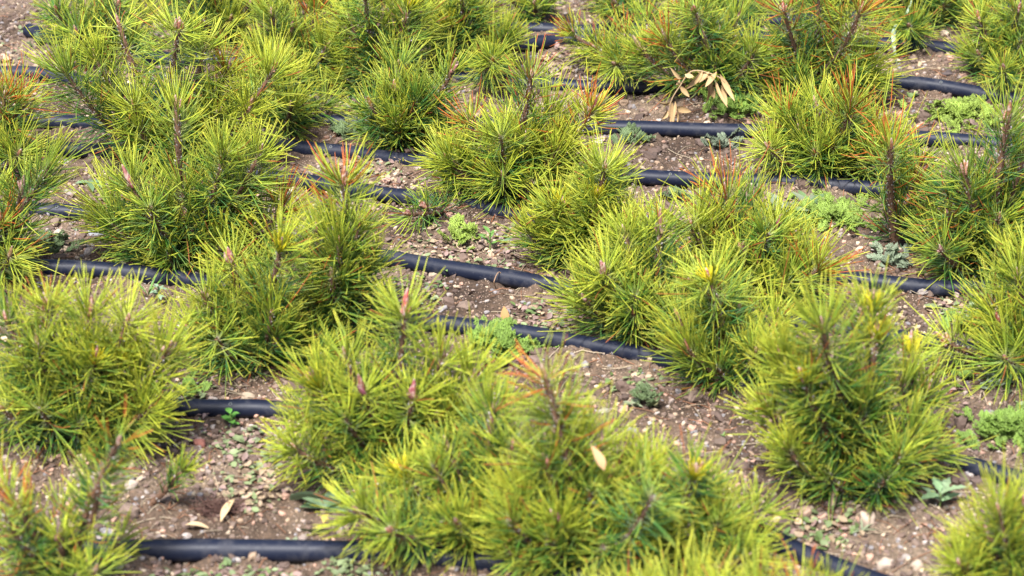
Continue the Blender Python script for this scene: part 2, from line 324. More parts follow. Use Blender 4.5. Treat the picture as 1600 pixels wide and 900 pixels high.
# ------------------------------------------------------------------ hoses
hose_paths = []
for lab, pts, ems in HOSES:
    W = np.array([gp(x, y, .008) for x, y in pts])
    Wp = catmull(W, 12)
    Wp[:, 2] = hlow(Wp[:, 0], Wp[:, 1]) + HR * .86 + .003
    # small sideways waviness
    s = np.cumsum(np.r_[0, np.linalg.norm(np.diff(Wp, axis=0), axis=1)])
    hose_paths.append(Wp)
    root = empty('irrigation_hose', tuple(Wp[len(Wp)//2] * [1, 1, 0]))
    base = np.array(root.location)
    # tube with steady frame
    T = unit(np.gradient(Wp, axis=0)); up = np.array([0, 0, 1.]); S = unit(np.cross(T, up)); U = np.cross(S, T)
    k = 18; ang = np.arange(k) * 2 * math.pi / k
    rad = (HR * (1.1 if 'scuffed' in lab else 1)) * (1 + .02 * np.sin(s * 23) + .012 * np.sin(s * 61 + 1))
    V = Wp[:, None] + rad[:, None, None] * (S[:, None] * np.cos(ang)[None, :, None] + U[:, None] * np.sin(ang)[None, :, None]) - base
    n = len(Wp); i = np.arange(n - 1)[:, None] * k; j = np.arange(k)[None]; j2 = (j + 1) % k
    F = np.stack([i + j, i + j2, i + k + j2, i + k + j], -1).reshape(-1, 4)
    # inner wall so that an open end reads as a pipe
    V2 = V.reshape(n, k, 3); inn = (Wp - base)[:, None] + (V2 - (Wp - base)[:, None]) * .84
    nv = n * k
    allV = np.concatenate([V2.reshape(-1, 3), inn.reshape(-1, 3)])
    Fi = F[:, ::-1] + nv
    jj_ = np.arange(k); j2_ = (jj_ + 1) % k
    e0 = np.stack([jj_ + nv, j2_ + nv, j2_, jj_], -1); o2 = (n - 1) * k
    e1 = np.stack([jj_ + o2, j2_ + o2, j2_ + o2 + nv, jj_ + o2 + nv], -1)
    mesh_obj('pipe', allV, np.concatenate([F, Fi, e0, e1]), M_hose, None, root)
    tag(root, lab, 'hose', 'black irrigation hoses laid between the pine rows')
    for ex in ems:
        # point along the pipe nearest to the photograph's emitter
        best = min(range(n), key=lambda q_: abs(800 + FPX * Wp[q_][0] / (Wp[q_][1] * CP + (CAMZ - Wp[q_][2]) * SP) - ex))
        c = Wp[best]; t_, s_, u_ = T[best], S[best], U[best]
        front = -s_ if (-s_)[1] < 0 else s_
        nrm = unit(front * .55 + u_ * .83); tt = t_; bb = np.cross(nrm, tt)
        rings = [(.0024, -.0004), (.0026, .0007), (.0020, .0010), (.0011, .0008), (.0009, -.0012), (.00005, -.0013)]
        kk = 12; an = np.arange(kk) * 2 * math.pi / kk
        Ve = np.concatenate([c + nrm * (HR + dz) + r_ * (np.cos(an)[:, None] * tt + np.sin(an)[:, None] * bb) for r_, dz in rings]) - base
        i = np.arange(len(rings) - 1)[:, None] * kk; j = np.arange(kk)[None]; j2 = (j + 1) % kk
        Fe = np.stack([i + j, i + j2, i + kk + j2, i + kk + j], -1).reshape(-1, 4)
        ce = np.repeat([[.10, .11, .12], [.16, .17, .18], [.12, .13, .14], [.02, .02, .02], [.005, .005, .005], [.005, .005, .005]], kk, 0)
        mesh_obj('emitter', Ve, Fe, M_bud, ce, root)

# ------------------------------------------------------------------ pines
def bez(p0, p1, p2, n):
    t = np.linspace(0, 1, n)[:, None]
    return (1-t)**2 * p0 + 2*(1-t)*t * p1 + t*t * p2

C_LIME = np.array([.48, .54, .050]); C_YEL = np.array([.64, .56, .05]); C_GREEN = np.array([.062, .20, .022]); C_BLUE = np.array([.040, .145, .060])
C_OR = np.array([.50, .13, .025]); C_BROWN = np.array([.22, .085, .035]); C_SHEATH = np.array([.33, .27, .22])

def needles_for(path, s0, n, nl, yel, flags, stemr):
    """pairs of needles round the last part of a shoot"""
    nl = nl * rng.uniform(.82, 1.2); spread = rng.normal(0, 9); brush = rng.uniform(-.02, .26); hue = rng.normal(0, .09) - (.25 if rng.random() < .16 else 0)
    npth = len(path); u = rng.random(n) ** rng.uniform(.7, 1.1)
    s = s0 + (1 - s0) * u
    s[: n // 7] = 1 - rng.random(n // 7) * .06
    x = s * (npth - 1); i0 = np.minimum(x.astype(int), npth - 2); f = (x - i0)[:, None]
    base = path[i0] * (1 - f) + path[i0 + 1] * f
    T = unit(path[i0 + 1] - path[i0])
    az = np.arange(n) * 2.39996 + rng.normal(0, .35, n)
    h = unit(np.cross(T, np.array([.3, .2, 1.]) + 0 * T)); b = np.cross(T, h)
    rd = h * np.cos(az)[:, None] + b * np.sin(az)[:, None]
    tipn = np.clip((s - .86) / .14, 0, 1)
    al = np.radians(62 + spread - 24 * tipn + rng.normal(0, 12, n)) + np.radians(8) * (1 - s)
    d0 = T * np.cos(al)[:, None] + rd * np.sin(al)[:, None]
    P0 = base + rd * (stemr * .8)
    # two needles per bundle
    side = unit(np.cross(d0, rng.normal(size=(n, 3))))
    sp = rng.normal(.085, .035, n)[:, None]
    D = np.concatenate([unit(d0 + side * sp), unit(d0 - side * sp)]); P0 = np.concatenate([P0, P0 + side * .0006])
    s2 = np.concatenate([s, s]); rd2 = np.concatenate([rd, rd]); T2 = np.concatenate([T, T]); tip2 = np.concatenate([tipn, tipn]); m = 2 * n
    L = nl * (.72 + .34 * rng.random(m)) * (1 - .10 * tip2) * (.85 + .15 * np.clip((s2 - s0) / .3, 0, 1))
    # curve: a little toward the axis and the light, some wildly
    cv = T2 * (brush + rng.normal(0, .10, m))[:, None] + np.array([0, 0, 1.]) * rng.normal(.06, .12, m)[:, None] + rng.normal(0, .14, (m, 3))
    wild = rng.random(m) < .10; cv[wild] += rng.normal(0, .28, (wild.sum(), 3))
    t = np.array([0, .08, .35, .68, .96, 1.0])
    P = P0[:, None] + L[:, None, None] * (D[:, None] * t[None, :, None] + cv[:, None] * (t ** 2)[None, :, None])
    rr = np.array([.75, .62, 1.0, .95, .72, .25])
    Rd = (.00076 * (.85 + .3 * rng.random(m)))[:, None] * rr[None]
    # keep out of the soil
    gz = hlow(P[:, :, 0], P[:, :, 1]) + .004
    P[:, :, 2] = np.maximum(P[:, :, 2], gz)
    # colours
    yy = np.clip(yel * .52 + 1.1 * (s2 - .71) + rng.normal(0, .19, m) + hue + .10 * tip2, 0, 1)[:, None]
    bl = np.clip(rng.normal(.55, .35, m) * (1.4 - s2), 0, 1)[:, None]
    c = (C_GREEN * (1 - bl) + C_BLUE * bl) * (1 - yy) + C_LIME * yy
    c = c * rng.uniform(.72, 1.28, (m, 1))
    C = np.repeat(c[:, None], 6, 1)
    ty = rng.uniform(.35, 1, m)[:, None, None]
    w_ = np.array([0, 0, 0, .12, .75, .95])[None, :, None] * ty
    C = C * (1 - w_) + C_YEL * w_
    C[:, 0] = C_SHEATH * rng.uniform(.5, 1.5, (m, 1)); C[:, 1] = C[:, 1] * .6 + C_SHEATH * .4
    # dead or burnt needles
    pd = .012
    if 'o' in flags: pd = .15 + .30 * tip2
    elif 'O' in flags: pd = .16 + .62 * tip2
    else: pd = .022 + .09 * np.clip(.55 - s2, 0, 1)
    dead = rng.random(m) < pd
    pair = rng.random(m)
    part = np.where(pair < .45, 0.0, .45)
    for k_ in range(6):
        sel = dead & (t[k_] >= part)
        C[sel, k_] = C_OR * rng.uniform(.7, 1.25, (sel.sum(), 1)) if 'O' in flags or 'o' in flags else (C_OR * .5 + C_BROWN * .5) * rng.uniform(.7, 1.4, (sel.sum(), 1))
    V, F = tubes(P, Rd, 3)
    return V, F, np.repeat(C.reshape(-1, 3), 3, 0)

def tuft(tip, T, n=26, ln=.017):
    """short fresh yellow needles packed round the bud"""
    az = np.arange(n) * 2.4; h = unit(np.cross(T, [.3, .2, 1.])); b = np.cross(T, h)
    rd = h * np.cos(az)[:, None] + b * np.sin(az)[:, None]
    al = np.radians(rng.uniform(8, 42, n))[:, None]
    D = T * np.cos(al) + rd * np.sin(al)
    P0 = tip - T * rng.uniform(0, .010, n)[:, None] + rd * .0028
    t = np.array([0, .5, .95, 1.]); L = ln * rng.uniform(.65, 1.25, n)
    P = P0[:, None] + L[:, None, None] * (D[:, None] * t[None, :, None] + (T * .12) * (t ** 2)[None, :, None])
    V, F = tubes(P, np.full(n, .00095)[:, None] * np.array([1, 1, .8, .3])[None], 3)
    c = np.array([.62, .55, .025]) * rng.uniform(.75, 1.1, (n, 1)); C = np.repeat(c[:, None], 4, 1); C[:, 0] = [.25, .3, .03]
    C[:, 3] = [.6, .45, .05]
    return V, F, np.repeat(C.reshape(-1, 3), 3, 0)

def stem_geo(path, r0, r1, scaly, tan=False, dense=1.0):
    n = len(path); P = path[None]; Rd = np.linspace(r0, r1, n)[None] * (1 + .10 * rng.random((1, n)))
    V, F = tubes(P, Rd, 8)
    c0 = np.array([.12, .062, .035]) if not tan else np.array([.27, .17, .095])
    C = np.repeat(c0 * rng.uniform(.65, 1.4, (n, 1)), 8, 0)
    parts = [(V, F, C)]
    L = np.linalg.norm(np.diff(path, axis=0), axis=1).sum()
    m = int(L / .00085 * scaly)
    if m > 3:
        s = np.linspace(.04, .99, m); x = s * (n - 1); i0 = np.minimum(x.astype(int), n - 2); f = (x - i0)[:, None]
        base = path[i0] * (1 - f) + path[i0 + 1] * f; T = unit(path[i0 + 1] - path[i0])
        az = np.arange(m) * 2.39996; h = unit(np.cross(T, np.array([.3, .2, 1.]) + 0 * T)); b = np.cross(T, h)
        rd = h * np.cos(az)[:, None] + b * np.sin(az)[:, None]
        r = (r0 + (r1 - r0) * s)[:, None]
        a_ = base + rd * r * .75; tt = np.array([0, .55, 1.])
        D = unit(T * .9 + rd * rng.uniform(.35, 1.1, (m, 1)))
        Pp = a_[:, None] + D[:, None] * (rng.uniform(.0025, .0055, m)[:, None, None] * tt[None, :, None])
        V, F = tubes(Pp, np.array([.0011, .0009, .0004])[None] * rng.uniform(.7, 1.3, (m, 1)), 4)
        c = np.where(rng.random((m, 1)) < .36, [[.50, .45, .42]], [[.17, .085, .045]]) * rng.uniform(.7, 1.25, (m, 1))
        parts.append((V, F, np.repeat(c, 12, 0)))
    return cat(parts)

def bud_geo(tip, D, ln, r, red):
    k, kk = 11, 9
    t = np.linspace(0, 1, k)
    prof = np.array([.55, .85, .95, 1.0, 1.02, .98, .9, .78, .62, .42, .12])
    prof = prof * (1 + .10 * ((np.arange(k) % 2) * 2 - 1))
    bend = unit(np.cross(D, rng.normal(size=3))) * .08
    P = (tip - D * .003 + ln * (D * t[:, None] + bend * (t ** 2)[:, None]))[None]
    V, F = tubes(P, (r * prof)[None], kk)
    base = np.array([.27, .115, .075]) if not red else np.array([.38, .10, .09])
    base = base * (1 - .0) + rng.normal(0, .02, 3)
    C = np.repeat(base * np.array([.8 if i % 2 else 1.2 for i in range(k)])[:, None], kk, 0)
    C = C * rng.uniform(.7, 1.3, (len(C), 1))
    wh = rng.random(len(C)) < .20; C[wh] = np.array([.50, .36, .31])
    C[-kk:] = [.45, .33, .28]
    return V, F, np.clip(C, .01, .9)

def build_pine(p):
    bx, by = p['b']; g = gp(bx, by); g[2] = hlow(g[0], g[1]) + .004
    root = empty('pine_seedling', tuple(g)); tag(root, p['lab'], 'pine seedling', 'young pines planted in rows')
    yel = p['yel']; nl = p['nl']
    shoots = []
    for s in p['s']:
        x, y, fl = s[:3]
        off = rng.uniform(-.035, .05)
        pt = vp(x, y, g[1] - off)
        zmin = g[2] + (.022 if p.get('low') else .045)
        if pt[2] < zmin:
            pt = gp(x, y, zmin + rng.uniform(0, .03))
        shoots.append((pt, fl, False))
    # leader: the highest
    lead = max(range(len(shoots)), key=lambda i: shoots[i][0][2] - .5 * abs(shoots[i][0][0] - g[0]))
    hmax = shoots[lead][0][2] - g[2]
    p['nf'] = int(p['nf'] * 1.1)
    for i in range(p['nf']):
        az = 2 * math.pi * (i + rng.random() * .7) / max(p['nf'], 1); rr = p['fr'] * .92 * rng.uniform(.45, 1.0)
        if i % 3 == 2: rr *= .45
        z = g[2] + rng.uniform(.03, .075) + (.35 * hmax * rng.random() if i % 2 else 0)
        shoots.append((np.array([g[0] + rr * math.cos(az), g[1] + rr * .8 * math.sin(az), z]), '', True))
    lt = shoots[lead][0]
    mid = g + (lt - g) * .5 + np.array([(rng.random() - .5) * .02, (rng.random() - .5) * .02, 0])
    lpath = bez(g, mid, lt, 30)
    low = p.get('low')
    split = .35
    ntr = max(3, int(30 * split))
    V, F, C = stem_geo(lpath[:ntr + 1], .0075 if p.get('wood') else .0062 if not low else .003, .0045 if not low else .0028, .7, p.get('wood'))
    mesh_obj('trunk', V - g, F, M_bark, C, root)
    for i, (tp, fl, fill) in enumerate(shoots):
        if i == lead:
            path = lpath[ntr:]
        else:
            dh = np.linalg.norm((tp - g)[:2]); dz = tp[2] - g[2]
            at = min(.9, max(.03, (dz - dh * .8) / max(hmax, .01) * .55)) if not low else .3
            at = at * rng.uniform(.6, 1.0)
            a_ = lpath[int(at * 29)]
            cxy = a_ + (tp - a_) * .62; ctrl = np.array([cxy[0], cxy[1], a_[2] + (tp[2] - a_[2]) * (.28 if not low else .5)])
            path = bez(a_, ctrl, tp, 22)
        Ls = np.linalg.norm(np.diff(path, axis=0), axis=1).sum()
        scaly = 1.0 if ('b' in fl or 'k' in fl) else .45
        r1 = .0021 if fill else (.0036 if 'b' in fl else .0026)
        V, F, C = stem_geo(path, .003 if fill else (.0050 if 'b' in fl else .0042), r1, scaly, p.get('wood') and i < 2)
        st = mesh_obj('shoot', V - g, F, M_bark, C, root)
        vis = .16 if not fill else .12                       # leafy length
        s0 = max(.05, 1 - vis / max(Ls, .01))
        if 'b' in fl: s0 = max(s0, .35); dens = 520; vis = .13
        else: dens = 980
        if fill: dens = 880
        n = int((int((1 - s0) * Ls * dens) + 16) * p.get('den', 1) * rng.uniform(.75, 1.15))
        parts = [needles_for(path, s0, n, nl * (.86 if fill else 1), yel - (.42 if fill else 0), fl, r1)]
        tipT = unit(path[-1] - path[-3])
        if 'Y' in fl: parts.append(tuft(tp, tipT, 44, .021))
        elif 'y' in fl: parts.append(tuft(tp, tipT, 28, .024))
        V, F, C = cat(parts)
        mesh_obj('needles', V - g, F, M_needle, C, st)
        if not fill:
            nb = (3 if 'k' in fl else (1 if rng.random() < .6 else 2))
            if 'r' in fl: nb = 5
            for q_ in range(nb):
                D = unit(tipT + (rng.normal(0, .28, 3) if q_ else 0) + np.array([0, 0, .25]))
                ln = rng.uniform(.013, .026) * (1 if q_ == 0 else .62) * (1.45 if 'k' in fl else .9)
                off = np.zeros(3) if q_ == 0 else unit(np.cross(tipT, rng.normal(size=3))) * .0042
                V, F, C = bud_geo(tp + off, D, ln,   .0037 * (1.1 if 'k' in fl else .8) * (1 if q_ == 0 else .8), 'r' in fl)
                mesh_obj('bud', V - g, F, M_bud, C, st)
    return root

for p in PINES: build_pine(p)

# ------------------------------------------------------------------ leaves and weeds
def leaf_strip(base, D, up, ln, wd, curl=.3, fold=.25, k=6, notch=0.0, stalk=.15):
    """one leaf: 3 columns x k rows, both faces real thickness left to the renderer"""
    D = unit(np.asarray(D, float)); S = unit(np.cross(D, up)); U = np.cross(S, D)
    t = np.linspace(0, 1, k); prof = np.sin(np.clip((t - stalk * .5) / (1 - stalk * .5), 0, 1) ** .8 * math.pi) ** .75
    prof = np.maximum(prof, .07); prof[-1] = .05
    if notch: prof = prof * (1 - notch * (np.arange(k) % 2))
    c = base + ln * (D * t[:, None] - U * (curl * t ** 2)[:, None])
    V = np.stack([c - S * (wd / 2 * prof)[:, None] + U * (fold * wd * prof)[:, None], c, c + S * (wd / 2 * prof)[:, None] + U * (fold * wd * prof)[:, None]], 1).reshape(-1, 3)
    i = np.arange(k - 1) * 3
    F = np.concatenate([np.stack([i, i + 1, i + 4, i + 3], -1), np.stack([i + 1, i + 2, i + 5, i + 4], -1)])
    return V, F

def gz(x, y): return float(ground_h(x, y))

def feathery(cx, cy, nfr, spread, ln, colr, var=.25, hgt=.5):
    """fronds with fine side segments, all tubes"""
    Ps, Rs, Cs = [], [], []
    t3 = np.array([0, .5, 1.])
    for f in range(nfr):
        r = spread * min(abs(rng.normal(0, .72)), 1.7); a = rng.random() * 2 * math.pi
        bx_, by_ = cx + r * math.cos(a), cy + r * math.sin(a) * .9
        b0 = np.array([bx_, by_, gz(bx_, by_)])
        az = rng.random() * 2 * math.pi; el = rng.uniform(.25, 1.2) * hgt * 2
        D = unit(np.array([math.cos(az), math.sin(az), el])); L = ln * rng.uniform(.6, 1.2)
        L *= 1.2; ax = lambda s: b0 + D * L * s - np.array([0, 0, .25]) * L * s * s
        cl = colr * rng.uniform(1 - var, 1 + var)
        Ps.append(ax(t3[:, None])); Rs.append([.0006, .0005, .0003]); Cs.append(cl)
        S = unit(np.cross(D, [0, 0, 1.])); U = np.cross(S, D)
        for s in np.linspace(.22, .98, 8):
            for sg in (-1, 1):
                pl = L * .30 * (1.15 - abs(s - .55)) * rng.uniform(.8, 1.2)
                d = unit(D * .7 + S * sg + U * rng.normal(.15, .2)); o = ax(np.array([[s]]))[0]
                Ps.append(o + d * pl * t3[:, None]); Rs.append([.0005, .0007, .00035]); Cs.append(cl * 1.05)
                for s2 in (.4, .75):
                    for sg2 in (-1, 1):
                        d2 = unit(d * .8 + np.cross(U, d) * sg2 * .8 + U * rng.normal(.1, .2))
                        Ps.append(o + d * pl * s2 + d2 * pl * .42 * t3[:, None]); Rs.append([.0005, .00065, .0003]); Cs.append(cl * rng.uniform(.95, 1.25))
    P = np.array(Ps); V, F = tubes(P, np.array(Rs) * 1.25, 3)
    return V, F, np.repeat(np.array(Cs), 9, 0)

C_W1 = np.array([.23, .35, .065]); C_W2 = np.array([.15, .21, .09]); C_W3 = np.array([.27, .33, .22]); C_W4 = np.array([.30, .40, .07])
MATS = [  # x, y, rx(px), fronds, length, colour, label
 (1500, 190, 62, 150, .026, C_W4, 'bright lime green feathery weed mat below the upper right hose', 'm'),
 (1292, 352, 66, 170, .026, (C_W1 + C_W4) / 2, 'feathery green weed mat in front of the dusty broad leaves', 'm'),
 (1150, 188, 38, 70, .026, C_W1, 'feathery weed growing over the hose at the foot of the woody pine', 'm'),
 (772, 548, 48, 95, .028, C_W1, 'feathery weed mat over the left end of the long central hose', 'm'),
 (1572, 682, 55, 150, .026, C_W1 * .95, 'feathery weed mat above the hose at the lower right edge', 'm'),
 (72, 388, 34, 60, .022, C_W2, 'grey-green fern-like weed on the soil between the left hoses', 'm'),
 (548, 207, 22, 26, .026, C_W2, 'small feathery weed under the hose left of the two-bud pine', 'w'),
 (725, 386, 22, 26, .024, C_W4, 'small bright weed tuft on the stony soil at the centre', 'w'),
 (1520, 525, 30, 34, .026, C_W1, 'fresh green weed beneath the flat branch at the right edge', 'w'),
 (300, 605, 18, 20, .018, C_W1, 'low pale weed on the soil above the seedling hose', 'w'),
 (1062, 315, 20, 30, .018, C_W2, 'crisp little green weed just below the straight hose', 'w'),
 (985, 232, 26, 26, .022, C_W2, 'thin weed in the gap above the straight hose', 'w'),
 (1125, 232, 20, 18, .024, C_W3 * .8, 'spiky pale weed on the pebbly soil above the straight hose', 'w'),
 (1565, 605, 22, 30, .022, C_W3 * 1.1, 'silvery wormwood-like weed at the right on bare soil', 'w'),
 (1392, 422, 24, 32, .022, C_W3, 'silvery blue weed at the foot of the tan-stemmed pine', 'w'),
 (1505, 600, 14, 10, .018, C_W1, 'tiny weed between dry leaf and silvery weed at right', 'w'),
 (1015, 640, 20, 12, .024, C_W2, 'sparse small weed on bare soil below the long hose', 'w'),
 (75, 240, 12, 8, .02, C_W2, 'tiny weed sprig growing under the upper left hoses', 'w'),
 (65, 72, 14, 12, .02, C_W2, 'pale sprig just under the open hose end', 'w'),
]
for x, y, rpx, nfr, ln, cl, lab, kd in MATS:
    g = gp(x, y); r = rpx / 1080.0
    V, F, C = feathery(g[0], g[1], int(nfr * .75), r, ln, cl, hgt=.75)
    o = mesh_obj('weed_mat' if kd == 'm' else 'small_weed', V, F, M_leaf, C)
    tag(o, lab, 'weed', 'feathery weeds on the soil')

def rosette(x, y, n, ln, wd, cols, lab, el=(.2, .9), notch=0.0, name='broadleaf_weed', mat=None, curl=.35, stem=0):
    g = gp(x, y); g[2] = gz(g[0], g[1]); root = empty(name, tuple(g)); tag(root, lab, 'weed')
    if stem:
        P = np.array([[0, 0, 0], [.001, 0, stem * .5], [0, .001, stem]])[None]
        V, F = tubes(P, np.array([[.0012, .001, .0008]]), 6); mesh_obj('stem', V, F, M_leaf, np.array([.2, .28, .08]), root)
    for i in range(n):
        a = 2.4 * i + rng.random() * .4; e_ = rng.uniform(*el); D = np.array([math.cos(a), math.sin(a), e_])
        z0 = stem * (.35 + .65 * i / max(n - 1, 1)) if stem else .002
        V, F = leaf_strip(np.array([0, 0, z0]), D, np.array([0, 0, 1.]), ln * rng.uniform(.7, 1.1), wd * rng.uniform(.8, 1.15), curl * rng.uniform(.5, 1.3), .18, 9, notch)
        c = np.asarray(cols[i % len(cols)]) * rng.uniform(.8, 1.2)
        mesh_obj('leaf', V, F, mat or M_leaf, np.broadcast_to(c, (len(V), 3)), root)
    return root
GREY = [(.20, .24, .15), (.24, .22, .19), (.17, .22, .12)]
rosette(1222, 338, 8, .050, .020, GREY, 'dusty grey-green rosette of broad leaves leaning on the straight hose', (.15, 1.0))
rosette(1262, 330, 7, .040, .015, [(.14, .22, .09), (.2, .23, .15)], 'smaller dusty green leaf rosette right beside the broad rosette on the straight hose', (.5, 1.5))
rosette(1190, 352, 5, .036, .022, [(.22, .18, .16), (.20, .20, .15)], 'purplish flat leaves left of the feathery mat by the straight hose', (.02, .25))
rosette(508, 798, 6, .042, .014, [(.10, .17, .08), (.15, .22, .12)], 'dark strap-leaved weed under the front pine above the bottom hose', (.25, .8))
rosette(1468, 790, 7, .036, .014, [(.22, .34, .17), (.26, .36, .2)], 'pale sage green lobed weed beside the big front pine', (.3, 1.2), .35, stem=.022)
rosette(361, 668, 7, .015, .009, [(.12, .30, .05)], 'tiny bright green seedling with round leaves in front of the lower left hose', (.2, .9), stem=.024)
rosette(140, 292, 6, .030, .014, [(.16, .25, .12), (.2, .26, .15)], 'flat pale green weed on dark soil between the left hoses', (.05, .3), .25)
rosette(1215, 275, 4, .024, .006, [(.2, .27, .14)], 'few thin green leaves sprouting beside the grassy low pine above the hose', (.5, 1.8))
rosette(1490, 578, 6, .045, .024, [(.12, .20, .07), (.16, .12, .10), (.1, .17, .06)], 'dark green and purple broad leaves beneath the right edge branch', (.05, .4))
rosette(232, 462, 5, .035, .0035, [(.13, .26, .05)], 'thin grass sprout below the left end of the long hose', (1.2, 3.0))
rosette(248, 470, 8, .014, .006, [(.22, .32, .2)], 'pale knobbly sprout right of the thin grass sprout', (.2, .9), stem=.026)
rosette(695, 437, 4, .016, .005, [(.2, .32, .1)], 'curly small sprout at the front of the second centre hose', (.3, 1.2), stem=.012)
rosette(765, 400, 7, .020, .006, [(.14, .28, .06)], 'slender seedling rising before the centre hose end', (.5, 1.6), stem=.03)
rosette(806, 387, 5, .030, .010, [(.18, .27, .14)], 'pale strap leaves on the stones at the centre', (.05, .4))

# mats of tiny creeping leaves: nobody could count them
def creep(regions, name, lab):
    parts = []
    for x, y, rx, ry, n, cols, sz in regions:
        for _ in range(n):
            a = rng.random() * 2 * math.pi; r = math.sqrt(rng.random())
            g = gp(x + rx * r * math.cos(a), y + ry * r * math.sin(a)); g[2] = gz(g[0], g[1]) + rng.uniform(.001, .007)
            D = np.array([math.cos(a * 7), math.sin(a * 7), rng.uniform(-.1, .5)])
            s_ = sz * rng.uniform(.35, 1.05)
            V, F = leaf_strip(g, D, np.array([rng.normal(0, .3), rng.normal(0, .3), 1.]), s_, s_ * rng.uniform(.5, .8), rng.uniform(-.2, .5), rng.uniform(0, .25), 5)
            parts.append((V, F, np.asarray(cols[rng.integers(len(cols))]) * rng.uniform(.7, 1.25)))
    V, F, C = cat(parts); o = mesh_obj(name, V, F, M_leaf, C); tag(o, lab, 'ground cover', kind='stuff')
LG, PK, TN, DG = (.21, .26, .12), (.33, .22, .19), (.42, .31, .20), (.13, .19, .06)
creep([(600,262,60,26,150,[LG,PK,TN,PK],.011),(560,275,30,20,60,[LG,TN],.010),(860,500,85,26,260,[LG,PK,PK,TN,DG],.012),(680,395,70,26,170,[LG,PK,TN,TN],.011),
       (790,420,50,14,60,[LG,PK],.011),(395,700,55,35,190,[LG,LG,PK],.013),(390,770,55,45,200,[LG,TN,PK,TN],.013),(650,460,50,25,110,[LG,DG,PK],.010),(760,390,60,30,120,[LG,PK,TN],.010),
       (1495,490,45,28,110,[PK,LG,TN],.014),(1270,835,80,32,160,[PK,LG,TN,DG],.014),(330,690,30,60,60,[LG,PK],.011),(1000,605,60,18,50,[LG,DG],.012),(300,610,30,14,40,[LG],.010),
       (540,165,40,15,60,[LG,DG],.012),(30,90,50,40,70,[LG,TN],.010),(1450,640,60,50,40,[TN,PK],.010),(900,95,40,20,70,[TN,PK],.014),(870,110,30,15,60,[TN,TN],.016),
       (1600,640,60,30,30,[LG],.010),(350,905,120,16,140,[LG,DG,PK],.013),(560,905,80,14,60,[LG],.012),(1240,340,60,30,80,[LG,PK],.010),(1420,100,40,20,30,[TN],.012),(30,105,40,10,30,[TN],.016)],
      'creeping_leaves', 'mats of tiny green and pinkish creeping leaves on the soil')

# ------------------------------------------------------------------ gravel and crumbs
def ico(sub):
    import bmesh
    bm = bmesh.new(); bmesh.ops.create_icosphere(bm, subdivisions=sub, radius=1)
    V = np.array([v.co[:] for v in bm.verts]); F = np.array([[v.index for v in f.verts] for f in bm.faces]); bm.free(); return V, F
def scatter_stones(n, smin, smax, sub, cols, name, lab, powr=3.0):
    V0, F0 = ico(sub); m = len(V0)
    px = rng.uniform(-60, 1660, n); py = rng.uniform(-40, 960, n)
    # even spread on the ground, gathered in drifts
    Yg = rng.uniform(2.6, 5.05, n); Xg = rng.uniform(-.98, .98, n)
    keep = vnoise(Xg * 5 + 2, Yg * 5 + 8) + vnoise(Xg * 14, Yg * 14) * .6 > rng.uniform(-.75, .3, n)
    Xg, Yg = Xg[keep], Yg[keep]; n = len(Xg)
    s = smin + (smax - smin) * rng.random(n) ** powr
    Zg = ground_h(Xg, Yg)
    sc = s[:, None] * rng.uniform(.6, 1.1, (n, 3)) * np.array([1, 1, .72])
    V = (np.sign(V0) * np.abs(V0) ** .75)[None] * (1 + rng.uniform(-.2, .2, (n, m, 1)) * (1 if sub == 1 else 1.1)) * sc[:, None]
    a = rng.random(n) * 6.28; ca, sa = np.cos(a)[:, None], np.sin(a)[:, None]
    Vx = V[:, :, 0] * ca - V[:, :, 1] * sa; Vy = V[:, :, 0] * sa + V[:, :, 1] * ca
    tl = rng.normal(0, .25, (n, 1)); Vz = V[:, :, 2] + tl * Vx
    V = np.stack([Vx + Xg[:, None], Vy + Yg[:, None], Vz + (Zg + s * .25)[:, None]], -1).reshape(-1, 3)
    F = (F0[None] + (np.arange(n) * m)[:, None, None]).reshape(-1, 3)
    c = np.asarray(cols)[rng.integers(0, len(cols), n)] * rng.uniform(.7, 1.25, (n, 1))
    o = mesh_obj(name, V, [], M_stone, np.repeat(c, m, 0), None, False, F3=F); tag(o, lab, 'gravel', kind='stuff')
SOIL = [(.14, .092, .07), (.18, .125, .095), (.10, .065, .05), (.15, .10, .08)]
PEB = [(.38, .28, .19), (.32, .22, .145), (.45, .35, .25), (.27, .21, .18), (.22, .20, .20), (.42, .25, .18), (.33, .28, .25)]
scatter_stones(44000, .0012, .0062, 1, SOIL, 'soil_crumbs', 'dark crumbs and clods of loose soil', 2.2)
scatter_stones(46000, .0009, .0046, 1, PEB, 'gravel', 'pale pinkish grit and small gravel over the soil', 2.0)
scatter_stones(3600, .003, .0085, 2, PEB, 'pebbles', 'larger rounded pebbles scattered on the soil', 3.0)

scatter_stones(2600, .004, .013, 2, SOIL, 'clods', 'clods of brown earth', 2.5)

def stone(x, y, sx, sy, sz, c, lab):
    sx, sy, sz = sx * .72, sy * .72, sz * .72; c = tuple(k_ * .72 for k_ in c)
    V, F = ico(3); V = np.sign(V) * np.abs(V) ** .8; V = V * (1 + .34 * np.array([vnoise(v[0]*1.7+x, v[1]*1.7+v[2]*1.3+y) for v in V])[:, None]*2) * [sx, sy, sz]
    g = gp(x, y, sz * .4); g[2] = gz(g[0], g[1])
    cc = np.array(c) * (1 + .25 * np.array([float(vnoise(v[0]*300, v[1]*300)) for v in V]))[:, None]
    o = mesh_obj('stone', V + [0, 0, sz * .45], [], M_stone, cc, None, True, F3=F); o.location = g; tag(o, lab, 'stone')
stone(92, 362, .0105, .009, .008, (.52, .42, .33), 'rounded pale stone by the fern-like weed at left')
stone(150, 362, .016, .010, .006, (.42, .43, .45), 'flat light grey stone between the left hoses')
stone(1355, 818, .015, .012, .013, (.58, .44, .34), 'pale peach stone in front of the big right pine')
